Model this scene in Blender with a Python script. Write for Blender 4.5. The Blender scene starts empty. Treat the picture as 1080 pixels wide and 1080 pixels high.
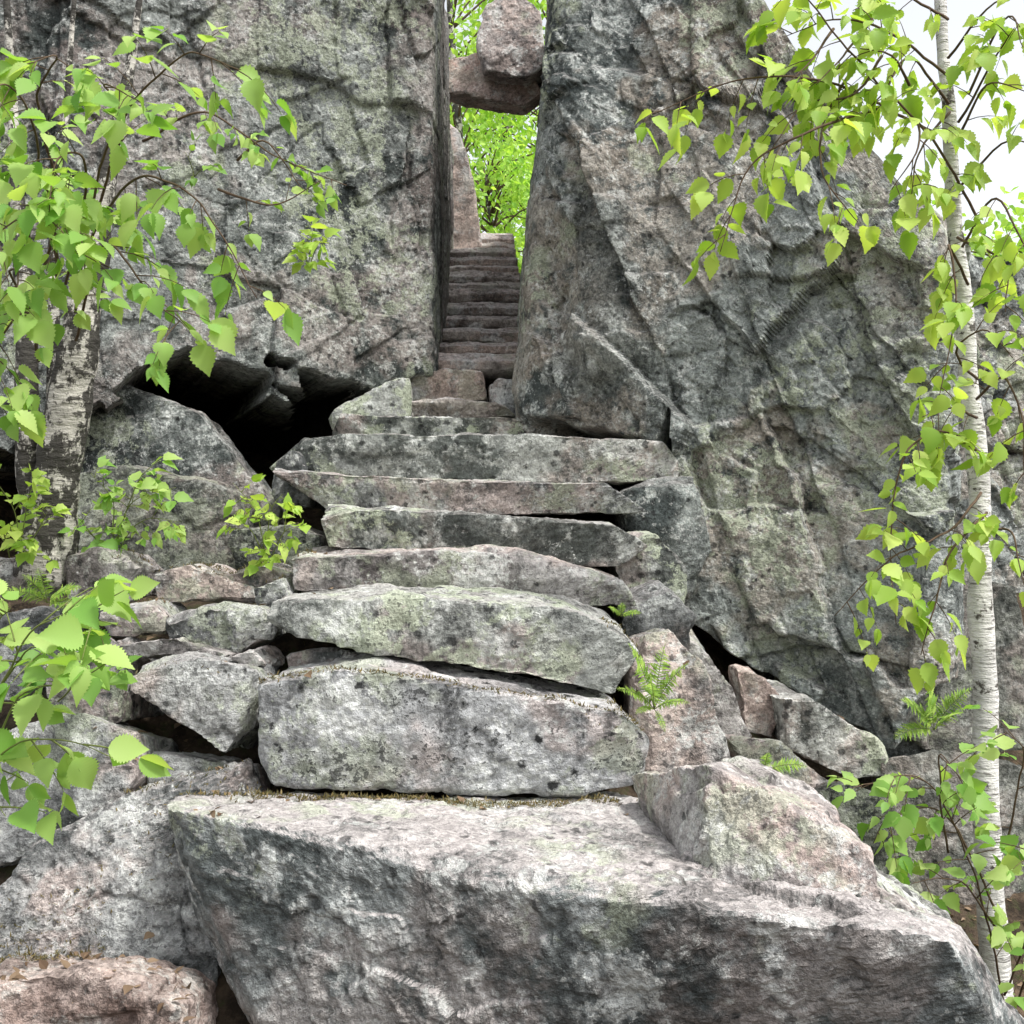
import bpy, bmesh, math, random
import numpy as np
from mathutils import Vector
rng = np.random.default_rng(7); random.seed(7)
C = bpy.context.scene.collection
ZC = 1.6
def W(px, py, Y): return np.array([(px-540)*Y/1080.0, Y, ZC+(540-py)*Y/1080.0])

# ---------------------------------------------------------------- noise
def h3(ix, iy, iz, s):
    n = (ix*73856093) ^ (iy*19349663) ^ (iz*83492791) ^ (s*265443576)
    n = n & 0xffffffff
    n = ((n ^ (n >> 15))*2246822519) & 0xffffffff
    n = ((n ^ (n >> 13))*3266489917) & 0xffffffff
    n = n ^ (n >> 16)
    return n/4294967296.0
def vnoise(P, s=0):
    F = np.floor(P); I = F.astype(np.int64); f = P-F; f = f*f*f*(f*(f*6-15)+10)
    r = np.zeros(len(P))
    for dx in (0, 1):
        for dy in (0, 1):
            for dz in (0, 1):
                w = (f[:,0] if dx else 1-f[:,0])*(f[:,1] if dy else 1-f[:,1])*(f[:,2] if dz else 1-f[:,2])
                r += w*h3(I[:,0]+dx, I[:,1]+dy, I[:,2]+dz, s)
    return r*2-1
def fbm(P, octv=5, s=0, gain=.5):
    r = np.zeros(len(P)); a = 1.0
    for k in range(octv):
        r += a*vnoise(P*(2.03**k)+k*17.3, s+k); a *= gain
    return r
def voro(P, s=0):
    F = np.floor(P); I = F.astype(np.int64); n = len(P)
    f1 = np.full(n, 9e9); f2 = np.full(n, 9e9); v = np.zeros((n, 3)); cid = np.zeros((n, 3), np.int64)
    for dx in (-1, 0, 1):
        for dy in (-1, 0, 1):
            for dz in (-1, 0, 1):
                c = I+np.array([dx, dy, dz])
                sp = c+np.stack([h3(c[:,0], c[:,1], c[:,2], s+k) for k in (1, 2, 3)], 1)
                d = P-sp; q = np.sqrt((d*d).sum(1))
                m = q < f1
                f2 = np.where(m, f1, np.minimum(f2, q)); f1 = np.where(m, q, f1)
                v[m] = d[m]; cid[m] = c[m]
    return f1, f2, v, cid
def facet(P, s=0, tilt=.9, crack=.5, warp=.06):
    Q = P + warp*np.stack([vnoise(P*1.7, s+50), vnoise(P*1.7, s+51), vnoise(P*1.7, s+52)], 1)+.035*np.stack([vnoise(P*7, s+53), vnoise(P*7, s+54), vnoise(P*7, s+55)], 1)
    f1, f2, v, c = voro(Q, s)
    g = np.stack([h3(c[:,0], c[:,1], c[:,2], s+10+k) for k in range(3)], 1)*2-1
    a = h3(c[:,0], c[:,1], c[:,2], s+20)*2-1
    keep = (h3(c[:,0], c[:,1], c[:,2], s+21) > .35)
    e = np.exp(-(f2-f1)*22)*keep
    return .5*a + tilt*(v*g).sum(1) - crack*e, e
def blocks(u, v, P, s, tilt=.5, crack=.3, wid=.03):
    v = v+.13*vnoise(P*1.3, s+60)+.03*vnoise(P*6, s+61); row = np.floor(v).astype(np.int64); z = row*0
    ru = h3(row, z, z, s)
    u = u*(.65+.7*ru)+ru*7.3+.13*vnoise(P*1.3, s+62)+.03*vnoise(P*6, s+63); col = np.floor(u).astype(np.int64)
    fv, fu = v-row, u-col
    e = np.minimum(np.minimum(fv, 1-fv), np.minimum(fu, 1-fu))
    a = h3(row, col, z, s+1)*2-1; g1 = h3(row, col, z, s+2)*2-1; g2 = h3(row, col, z, s+3)*2-1
    keep = .25+.75*(h3(row, col, z, s+4) > .4)
    ed = np.exp(-e/wid)*keep
    return .5*a+tilt*(g1*(fu-.5)+g2*(fv-.5))-crack*ed, ed
def sstep(a, b, x):
    t = np.clip((x-a)/(b-a), 0, 1); return t*t*(3-2*t)
def terrace(P, s, k=3.0, sharp=.8):
    q = fbm(P, 5, s, .45)*k; f = np.floor(q); t = q-f
    return (f+sstep(sharp, 1, t)+.25*t)/k, np.exp(-((t-.96)/.05)**2)
def rockmask(P, s, edge=None, pinkadd=0):
    tone = .5+.70*fbm(P*1.7+s, 6, 900, .6)
    pink = np.clip(sstep(.0, .40, fbm(P*1.9+s*1.3, 5, 920, .6))+pinkadd, 0, 1)
    lich = sstep(-.10, .30, fbm(P*1.8+s*.7, 5, 940, .6))
    dk = .7*sstep(.08, .6, fbm(P*np.array([4.5, 4.5, .9])+s, 5, 960, .55))
    if edge is not None: dk = np.maximum(dk, np.clip(edge, 0, 1.4))  # edge: crack lines, plus shade painted into the cliff recesses
    return np.stack([np.clip(tone, 0, 1), pink, lich, dk], 1)
def blur_grid(d, n, R, it=1):
    D = d.reshape(n, R)
    for _ in range(it):
        Q = np.pad(D, 1, mode='edge')
        D = (Q[1:-1,1:-1]*4+Q[:-2,1:-1]+Q[2:,1:-1]+Q[1:-1,:-2]+Q[1:-1,2:])/8
    return D.ravel()
def blur_mesh(d, F, it=1):
    for _ in range(it):
        s = d*3.0; w = np.ones(len(d))*3
        for i in range(4):
            a, b = F[:,i], F[:,(i+1) % 4]
            s += np.bincount(a, d[b], len(d)); w += np.bincount(a, minlength=len(d))
        d = s/w
    return d

# ---------------------------------------------------------------- mesh helpers
def mesh_from(name, V, F, smooth=False):
    me = bpy.data.meshes.new(name)
    V = np.asarray(V, dtype=np.float32)
    if isinstance(F, np.ndarray):
        k = F.shape[1]; n = len(F)
        me.vertices.add(len(V)); me.vertices.foreach_set('co', V.ravel())
        me.loops.add(n*k); me.loops.foreach_set('vertex_index', F.astype(np.int32).ravel())
        me.polygons.add(n); me.polygons.foreach_set('loop_start', np.arange(0, n*k, k, dtype=np.int32))
        me.update(calc_edges=True)
    else:
        me.from_pydata(V.tolist(), [], F)
    me.polygons.foreach_set('use_smooth', [smooth]*len(me.polygons))
    me.update()
    return me
def obj(name, V, F, mat, parent=None, smooth=False, base=None, mask=None):
    V = np.asarray(V, float)
    if parent is not None:
        V = V-np.array(parent.location)
        o = bpy.data.objects.new(name, mesh_from(name, V, F, smooth)); o.parent = parent
    else:
        if base is None: base = np.array([V[:,0].mean(), V[:,1].mean(), V[:,2].min()])
        o = bpy.data.objects.new(name, mesh_from(name, V-base, F, smooth)); o.location = base
    if mask is not None:
        at = o.data.color_attributes.new('rockmask', 'FLOAT_COLOR', 'POINT')
        at.data.foreach_set('color', mask.astype(np.float32).ravel())
    C.objects.link(o); o.data.materials.append(mat)
    return o
def tag(o, label, cat=None, group=None, kind=None):
    o['label'] = label
    if cat: o['category'] = cat
    if group: o['group'] = group
    if kind: o['kind'] = kind
    return o
def thing(name, loc, label, cat, group=None):
    o = bpy.data.objects.new(name, None); C.objects.link(o); o.location = tuple(float(a) for a in loc)
    o.empty_display_size = .1
    return tag(o, label, cat, group)
class MB:
    def __init__(s): s.V = []; s.F = []; s.n = 0
    def add(s, V, F):
        V = np.asarray(V, float)
        s.V.append(V)
        s.F += [tuple(int(i)+s.n for i in f) for f in F]; s.n += len(V)
    def tube(s, pts, rad, seg=8, rough=0):
        pts = np.asarray(pts, float); n = len(pts)
        rad = np.broadcast_to(np.asarray(rad, float), (n,))
        T = np.gradient(pts, axis=0); T /= np.linalg.norm(T, axis=1)[:,None]+1e-9
        ref = np.array([0, 0, 1.0]) if abs(T[0][2]) < .9 else np.array([1.0, 0, 0])
        V = []
        for i in range(n):
            a = np.cross(T[i], ref); a /= np.linalg.norm(a)+1e-9; b = np.cross(T[i], a)
            for k in range(seg):
                t = 2*math.pi*k/seg
                r = rad[i]*(1+rough*random.uniform(-1, 1))
                V.append(pts[i]+r*(math.cos(t)*a+math.sin(t)*b))
        F = [(i*seg+k, i*seg+(k+1) % seg, (i+1)*seg+(k+1) % seg, (i+1)*seg+k) for i in range(n-1) for k in range(seg)]
        F.append(tuple(range(seg))[::-1]); F.append(tuple((n-1)*seg+k for k in range(seg)))
        s.add(V, F)
    def arr(s): return np.concatenate(s.V), s.F
def curve(ctrl, n):
    ctrl = np.asarray(ctrl, float)
    if len(ctrl) == 2:
        t = np.linspace(0, 1, n)[:,None]; return ctrl[0]*(1-t)+ctrl[1]*t
    P = np.vstack([2*ctrl[0]-ctrl[1], ctrl, 2*ctrl[-1]-ctrl[-2]])
    out = []
    m = len(ctrl)-1
    for u in np.linspace(0, m-1e-6, n):
        i = int(u); t = u-i; p0, p1, p2, p3 = P[i:i+4]
        out.append(.5*((2*p1)+(-p0+p2)*t+(2*p0-5*p1+4*p2-p3)*t*t+(-p0+3*p1-3*p2+p3)*t**3))
    return np.array(out)

# ---------------------------------------------------------------- materials
class NT:
    def __init__(s, name):
        s.m = bpy.data.materials.new(name); s.m.use_nodes = True; s.t = s.m.node_tree; s.t.nodes.clear()
        s.out = s.t.nodes.new('ShaderNodeOutputMaterial')
        s.geo = s.t.nodes.new('ShaderNodeNewGeometry')
    def n(s, t): return s.t.nodes.new(t)
    def l(s, a, b): s.t.links.new(a, b)
    def mapv(s, off=(0,0,0), sc=(1,1,1), rot=(0,0,0)):
        m = s.n('ShaderNodeMapping'); s.l(s.geo.outputs['Position'], m.inputs[0])
        m.inputs[1].default_value = off; m.inputs[2].default_value = rot; m.inputs[3].default_value = sc
        return m.outputs[0]
    def noise(s, v, sc, det=6, ro=.6, dist=0):
        n = s.n('ShaderNodeTexNoise'); s.l(v, n.inputs['Vector']); n.inputs['Scale'].default_value = sc
        n.inputs['Detail'].default_value = det; n.inputs['Roughness'].default_value = ro; n.inputs['Distortion'].default_value = dist
        return n.outputs['Fac'], n.outputs['Color']
    def sep(s, c):
        n = s.n('ShaderNodeSeparateColor'); s.l(c, n.inputs[0]); return n.outputs[0], n.outputs[1], n.outputs[2]
    def vor(s, v, sc, feat='F1'):
        n = s.n('ShaderNodeTexVoronoi'); n.feature = feat; s.l(v, n.inputs['Vector']); n.inputs['Scale'].default_value = sc
        return n.outputs['Distance']
    def thr(s, f, a, b, lo=0., hi=1.):
        n = s.n('ShaderNodeMapRange'); s.l(f, n.inputs[0]); n.inputs[1].default_value = a; n.inputs[2].default_value = b
        n.inputs[3].default_value = lo; n.inputs[4].default_value = hi
        return n.outputs[0]
    def math(s, op, a, b):
        n = s.n('ShaderNodeMath'); n.operation = op
        for i, x in enumerate((a, b)):
            if isinstance(x, (int, float)): n.inputs[i].default_value = x
            else: s.l(x, n.inputs[i])
        return n.outputs[0]
    def mix(s, f, a, b, mode='MIX'):
        n = s.n('ShaderNodeMix'); n.data_type = 'RGBA'; n.blend_type = mode
        for i, x in ((0, f), (6, a), (7, b)):
            if isinstance(x, (int, float)): n.inputs[i].default_value = x
            elif isinstance(x, tuple): n.inputs[i].default_value = (*x, 1)
            else: s.l(x, n.inputs[i])
        return n.outputs[2]
    def addv(s, v, c, amt):
        a = s.n('ShaderNodeVectorMath'); a.operation = 'SCALE'; s.l(c, a.inputs[0]); a.inputs['Scale'].default_value = amt
        b = s.n('ShaderNodeVectorMath'); b.operation = 'ADD'; s.l(v, b.inputs[0]); s.l(a.outputs[0], b.inputs[1])
        return b.outputs[0]
    def principled(s, col, rough=.9, bump=None, dist=.01, strength=1.):
        p = s.n('ShaderNodeBsdfPrincipled'); s.l(col, p.inputs['Base Color']); p.inputs['Roughness'].default_value = rough
        p.inputs['Specular IOR Level'].default_value = .2
        if bump is not None:
            b = s.n('ShaderNodeBump'); b.inputs['Strength'].default_value = strength; b.inputs['Distance'].default_value = dist
            s.l(bump, b.inputs['Height']); s.l(b.outputs[0], p.inputs['Normal'])
        s.l(p.outputs[0], s.out.inputs[0]); return p

def rock(name, dark, light, pink=.35, lichen=.5, crust=.5, black=.6, seed=0, pinkcol=(.49,.395,.36), top=.4, soft=0., spot=19, bump=.9, topcol=(.50,.425,.41)):
    s = NT(name); v = s.mapv((seed*3.1, seed*1.7, seed*2.3))
    at = s.n('ShaderNodeAttribute'); at.attribute_name = 'rockmask'
    tone, pm, lm = s.sep(at.outputs['Color']); dk = at.outputs['Alpha']
    Af, Ac = s.noise(v, 7.5-2.5*soft, 7, .73-.08*soft); Ar, Ag, Ab = s.sep(Ac)
    wv = s.addv(v, Ac, .03)
    Bf, Bc = s.noise(wv, 44, 4, .74); Br, Bg, Bb = s.sep(Bc)
    t = s.math('ADD', tone, s.math('MULTIPLY', s.math('SUBTRACT', Ar, .5), 2.8))
    col = s.mix(s.thr(t, .10, .84), dark, light)
    lt = tuple(min(x*1.45, .64) for x in light)
    col = s.mix(s.thr(Ag, .51, .59, 0, .65), col, lt)
    pf = s.math('MULTIPLY', pm, s.thr(Ar, .38, .50))
    col = s.mix(s.math('MULTIPLY', pf, pink), col, pinkcol)
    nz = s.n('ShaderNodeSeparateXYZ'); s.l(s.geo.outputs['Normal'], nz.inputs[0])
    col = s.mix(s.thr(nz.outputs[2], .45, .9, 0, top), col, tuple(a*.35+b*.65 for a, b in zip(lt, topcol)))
    col = s.mix(s.thr(s.math('ADD', dk, s.math('MULTIPLY', s.math('SUBTRACT', Bg, .5), 2.0)), .35, 1.0, 0, .88), col, tuple(x*.32 for x in dark))
    lf = s.math('MULTIPLY', lm, s.thr(s.math('ADD', s.math('MULTIPLY', Ab, .8), s.math('MULTIPLY', Bb, .2)), .49, .525))
    col = s.mix(s.math('MULTIPLY', lf, lichen), col, (.50,.545,.41))
    cf = s.thr(s.math('ADD', s.math('MULTIPLY', Ag, .5+.2*soft), s.math('MULTIPLY', Bg, .5-.2*soft)), .535, .56)
    col = s.mix(s.math('MULTIPLY', cf, crust), col, (.68,.69,.66))
    vb = s.vor(s.addv(v, Bc, .045), spot)
    bf = s.math('MULTIPLY', s.thr(vb, .19, .29, 1, 0), s.thr(Ab, .48, .515, 1, 0))
    bf = s.math('MAXIMUM', bf, s.thr(s.math('ADD', s.math('MULTIPLY', Br, .55), s.math('MULTIPLY', Ab, .45)), .548+.01*soft, .578, 0, .88))
    col = s.mix(s.math('MULTIPLY', bf, black), col, (.025,.026,.026))
    col = s.mix(s.thr(dk, .95, 1.35, 0, .93), col, (.012,.012,.011))  # near-black for the deepest cracks and the painted shade of cliff recesses
    g0 = .58+.12*soft; g1 = 1.30-.10*soft
    col = s.mix(1.0, col, s.mix(s.thr(Bf, .40, .60), (g0,g0,g0), (g1,g1,g1)), 'MULTIPLY')
    bmp = s.math('ADD', s.math('MULTIPLY', Af, 2.0), s.math('MULTIPLY', Bf, .8))
    s.principled(col, .93, bmp, .024, bump)
    return s.m
M = {}
M['cliff'] = rock('weathered_cliff_rock', (.074,.087,.085), (.32,.345,.328), .50, .75, .55, .75, 1, (.47,.39,.32))
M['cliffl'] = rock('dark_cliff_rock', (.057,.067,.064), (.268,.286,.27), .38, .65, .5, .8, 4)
M['step'] = rock('lichened_step_granite', (.120,.126,.130), (.43,.437,.44), .5, .5, .65, .95, 2, soft=.75, spot=13, bump=.75)
M['slab'] = rock('wide_slab_granite', (.108,.121,.120), (.375,.392,.385), .35, .55, .5, .7, 7, top=.85, soft=.7, spot=15, bump=.85, topcol=(.47,.395,.38))
M['stepg'] = rock('greenish_step_granite', (.108,.118,.110), (.39,.402,.378), .55, .8, .55, .8, 6, soft=.7, spot=15, bump=.8)
M['pink'] = rock('pinkish_granite', (.145,.130,.126), (.43,.41,.395), .8, .5, .55, .75, 3, (.50,.40,.355), soft=.6, bump=.85)
M['corner'] = rock('salmon_granite', (.20,.145,.125), (.50,.41,.37), .95, .2, .35, .6, 11, (.55,.40,.34), soft=.5, topcol=(.52,.40,.36))
M['grey'] = rock('grey_boulder_granite', (.102,.108,.107), (.388,.392,.384), .65, .55, .55, .75, 5, soft=.5)
M['dark'] = rock('dark_rock', (.035,.04,.037), (.165,.17,.15), .3, .35, .2, .5, 8, top=.12)  # darkest base tones of all the rocks, little lichen
M['inner'] = rock('shaded_cleft_rock', (.22,.19,.17), (.55,.50,.455), .7, .3, .4, .4, 9, (.56,.43,.37), top=.8, soft=.6)
M['innerp'] = rock('pale_pinkish_cleft_rock', (.42,.35,.31), (.64,.56,.51), .8, .2, .4, .25, 12, (.66,.53,.47), top=.6, soft=.8)

def leafmat(name, a, b, trans=.48, c=None):
    s = NT(name)
    col = s.mix(s.geo.outputs['Random Per Island'], a, b)
    p = s.n('ShaderNodeBsdfPrincipled'); s.l(col, p.inputs['Base Color']); p.inputs['Roughness'].default_value = .5
    p.inputs['Specular IOR Level'].default_value = .3
    t = s.n('ShaderNodeBsdfTranslucent')
    s.l(s.mix(1.0, col, (1.25, 1.25, .55), 'MULTIPLY'), t.inputs[0])
    m = s.n('ShaderNodeMixShader'); m.inputs[0].default_value = trans
    s.l(p.outputs[0], m.inputs[1]); s.l(t.outputs[0], m.inputs[2]); s.l(m.outputs[0], s.out.inputs[0])
    return s.m
M['leaf'] = leafmat('fresh_birch_leaf', (.19,.40,.07), (.52,.68,.22))
M['leafy'] = leafmat('yellow_green_leaf', (.27,.46,.06), (.58,.72,.18))
M['leafbg'] = leafmat('sunlit_far_leaf', (.20,.42,.05), (.56,.80,.18), .5)
M['leafd'] = leafmat('mid_green_leaf', (.11,.27,.05), (.30,.50,.11))
M['fern'] = leafmat('fern_green', (.16,.30,.04), (.38,.52,.10), .35)
M['moss'] = leafmat('moss_green_brown', (.05,.05,.015), (.19,.14,.05), .1)
M['litter'] = leafmat('dry_leaf_litter', (.10,.06,.035), (.28,.20,.13), .1)

def barkmat(name, white, dark, amt, hz=1.0, ln=.85):
    s = NT(name); v = s.mapv()
    col = s.mix(s.thr(s.noise(v, 7, 4, .6)[0], .35, .65), white, tuple(x*.6 for x in white))
    lent = s.noise(s.mapv((0,0,0), (14, 14, 70*hz)), 1.0, 3, .6)[0]
    col = s.mix(s.thr(lent, .60, .65, 0, ln), col, dark)
    pat = s.noise(s.mapv((3,1,0), (9, 9, 10*hz)), 1.0, 7, .75)[0]
    col = s.mix(s.thr(pat, .62-amt, .66-amt, 0, .95), col, dark)
    s.principled(col, .8, s.math('ADD', lent, pat), .014, 1.0); return s.m
M['bark'] = barkmat('white_birch_bark', (.80,.78,.74), (.07,.06,.05), .05, 1.0, .7)
M['barkold'] = barkmat('rough_birch_bark', (.62,.59,.53), (.035,.032,.028), .165, .6)
s = NT('brown_twig'); s.principled(s.mix(s.noise(s.mapv(), 40, 3, .5)[0], (.05,.03,.02), (.16,.11,.07)), .8); M['twig'] = s.m
s = NT('green_stem'); s.principled(s.mix(s.noise(s.mapv(), 40, 3, .5)[0], (.10,.13,.03), (.22,.26,.08)), .7); M['stem'] = s.m
s = NT('forest_floor'); v = s.mapv(); Nf, Nc = s.noise(v, 9, 7, .75); r_, g_, b_ = s.sep(Nc)
c0 = s.mix(s.thr(r_, .40, .60), (.03,.022,.016), (.11,.08,.055))
c0 = s.mix(s.thr(g_, .52, .60, 0, .6), c0, (.055,.07,.025))
c0 = s.mix(s.thr(b_, .56, .62, 0, .6), c0, (.20,.14,.09))
s.principled(c0, .95, Nf, .04, 1.0); M['soil'] = s.m

# ---------------------------------------------------------------- stones
def cube_lattice(nx, ny, nz):
    quads = []
    def face(a, b, na, nb, fixed, val, flip):
        I, J = np.meshgrid(np.arange(na), np.arange(nb), indexing='ij')
        def pt(i, j):
            r = np.zeros(i.shape+(3,), int); r[..., a] = i; r[..., b] = j; r[..., fixed] = val; return r
        q = np.stack([pt(I, J), pt(I+1, J), pt(I+1, J+1), pt(I, J+1)], 2).reshape(-1, 4, 3)
        if flip: q = q[:, ::-1]
        quads.append(q)
    face(0, 1, nx, ny, 2, 0, True); face(0, 1, nx, ny, 2, nz, False)
    face(1, 2, ny, nz, 0, 0, True); face(1, 2, ny, nz, 0, nx, False)
    face(0, 2, nx, nz, 1, 0, False); face(0, 2, nx, nz, 1, ny, True)
    q = np.concatenate(quads).reshape(-1, 3)
    key = q[:,0]*4000000+q[:,1]*2000+q[:,2]
    u, idx, inv = np.unique(key, return_index=True, return_inverse=True)
    L = q[idx]/np.array([nx, ny, nz])*2-1
    return L, inv.reshape(-1, 4)
def stone(name, pts, mat, label, cat='rock', group=None, res=.012, p=60, chips=5, amp=.018, seed=None, fs=.3, cmin=.86, pinkadd=0, ter=.6):
    pts = np.asarray(pts, float)
    r = np.random.default_rng(seed)
    bm = bmesh.new(); [bm.verts.new(tuple(q)) for q in pts]
    bmesh.ops.convex_hull(bm, input=bm.verts); bm.normal_update()
    lo, hi = pts.min(0), pts.max(0); cen = (lo+hi)/2*.5+pts.mean(0)*.5; h = (hi-lo)/2
    Ns, Cs = [], []
    for f in bm.faces:
        n = np.array(f.normal); c = float(n@(np.array(f.verts[0].co)-cen))
        if c < 0: n, c = -n, -c
        if c < 1e-4: continue
        if any(n@m > .995 and abs(c-d) < .02 for m, d in zip(Ns, Cs)): continue
        Ns.append(n); Cs.append(c)
    bm.free()
    for k in range(chips):
        n = r.normal(size=3)*np.array([1, .8, 1])/h**.4; n /= np.linalg.norm(n)
        c = max((pts-cen)@n)*r.uniform(cmin, .96)
        Ns.append(n); Cs.append(c)
    Ns = np.array(Ns); Cs = np.array(Cs)
    nd = [int(min(190, max(8, 2*a/res))) for a in h]
    L, F = cube_lattice(*nd)
    D = L*h
    t = np.maximum(D@Ns.T, 0)/Cs
    tm = t.max(1, keepdims=True)
    ts = (tm[:,0])*((t/tm)**p).sum(1)**(1/p)
    P = cen+D/ts[:,None]
    G = ((t/tm)**(14-1)/Cs)@Ns; G /= np.linalg.norm(G, axis=1)[:,None]
    so = seed*.37
    a1, e1 = facet(P/fs+so, seed, .9, .3); a2, e2 = facet(P/(fs*.36)+so, seed+3, .9, .3)
    tr, e3 = terrace(P*2.1+so, seed+7, 2.5)
    d = blur_mesh(amp*(1.0*a1+.45*a2+ter*tr), F, 1) + amp*.30*fbm(P*6+so, 4, seed, .55)+ amp*.24*fbm(P*34+so, 3, seed+9, .6)
    P = P+G*d[:,None]
    o = obj(name, P, F, mat, smooth=False, mask=rockmask(P, seed*1.37, .7*e1+.35*e2+.5*ter*e3, pinkadd))
    return tag(o, label, cat, group)
def prism(poly, Y, D, lean=0., bz=0., drop=0., back=1.0, under=0.):
    A = np.array([W(x, y, Y) for i, (x, y) in enumerate(poly)])
    zmin, zmax = A[:,2].min(), A[:,2].max()
    A[:,1] += lean*(A[:,2]-zmin)
    m = A[:,2] < (zmin+zmax)/2
    A[m, 2] -= drop; A[m, 1] += under
    cx = A[:,0].mean()
    B = A.copy(); B[:,1] = Y+D; B[:,2] += bz; B[:,0] = cx+(B[:,0]-cx)*back
    return np.vstack([A, B])
ST = 'stones of the lower stairway'
stone('stone_slab', [W(176,850,2.76), W(450,904,2.46), W(520,938,2.36), W(1003,992,2.05), W(1060,1110,2.12), W(300,1140,2.60), W(205,968,2.84),
      W(190,838,3.15), W(645,836,3.3), W(840,900,2.8), W(1010,978,2.35), W(230,1000,3.2), W(640,1050,3.3), W(1100,1100,2.5)], M['slab'],
      'huge tilted grey slab across the foot of the stone stairway', 'stone step', res=.0105, amp=.018, chips=0, seed=13, fs=.40, p=180, cmin=.95, ter=.2)
steps = [
 ('long lichen-spotted block just above the huge foot slab', [(274,724),(340,714),(480,726),(650,752),(684,786),(680,828),(600,850),(440,842),(282,834),(268,800)], 3.1, .5, .04, 'step', 21, .0115),
 ('grey-green block tilting down to the right, with a dark gap beneath it', [(284,636),(420,630),(600,642),(656,664),(678,692),(648,734),(560,716),(420,690),(300,672),(276,656)], 3.34, .60, .03, 'stepg', 22, .012),
 ('pinkish thin slab step with blunt left end above the tilted block', [(304,592),(420,584),(545,582),(656,612),(674,642),(590,642),(420,632),(308,626)], 3.85, .55, .05, 'pink', 23, .013),
 ('narrow grey step ending in a rounded nose on the right', [(335,544),(480,542),(650,552),(690,577),(656,600),(500,589),(345,580)], 4.25, .55, .03, 'stepg', 24, .013),
 ('thin dark-edged slab step below the widest upper step', [(303,509),(450,503),(640,510),(690,542),(500,543),(345,538)], 4.65, .55, .03, 'grey', 25, .014),
 ('widest upper step, a long flat-topped block before the cleft', [(280,494),(316,462),(440,458),(560,456),(700,464),(735,506),(600,510),(420,501),(296,501)], 5.05, .6, .02, 'stepg', 26, .015),
 ('short pale step at the mouth of the cleft', [(350,441),(440,438),(540,439),(572,452),(570,460),(350,460)], 5.5, .5, .02, 'stepg', 27, .015),
 ('small light step under the squarish block in the cleft mouth', [(420,424),(470,420),(530,424),(552,440),(416,442)], 5.80, .45, .04, 'inner', 28, .013),
 ('squarish grey block step at the entrance of the cleft', [(432,394),(470,388),(508,390),(514,421),(434,423)], 6.0, .45, .04, 'inner', 29, .013),
]
for lab, poly, Y, D, lean, m, sd, rs in steps:
    stone('stone_step', prism(poly, Y, D, lean, 0, .0, under=.05), M[m], lab, 'stone step', ST, res=rs, amp=.014, chips=3 if Y < 5.4 else 5, seed=sd, fs=.34, p=150, cmin=.93)
nC = 14
for i in range(nC):
    Y = 6.40+.352*i; z = 2.585+.157*i; x0 = -.62-.12*i/nC; x1 = .14-.14*i/nC
    A = []; tl = random.uniform(-.08, .08); yo = random.uniform(-.05, .05); zz = random.uniform(-.018, .018); mx = random.uniform(-.45, -.1)
    for x in (x0, mx, x1):
        sx = 1 if x < -.3 else -1
        if x == mx: sx = 0; ex = -.03
        else: ex = .02
        A += [(x, Y+yo+ex+.07+tl*sx, z+zz+tl*.3*sx), (x, Y+.45, z+zz), (x, Y+yo+ex+tl*sx, z-.05), (x, Y+yo+ex+.01+tl*sx, z-.10), (x, Y+yo+.11, z-.130), (x, Y+.45, z-.15)]
    lab = 'narrow shaded stone step wedged between the two walls of the cleft'
    if i == 0: lab = 'lowest shaded step inside the cleft, behind the squarish block'
    if i == nC-1: lab = 'topmost pale step of the cleft, against the green opening'
    g = 'steps climbing inside the cleft' if 0 < i < nC-1 else None
    stone('stone_step', A, M['inner'] if i < nC-3 else M['innerp'], lab, 'stone step', g, res=.014, amp=.009, chips=2, seed=60+i, fs=.22, p=80, cmin=.95, pinkadd=.1)

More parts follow.
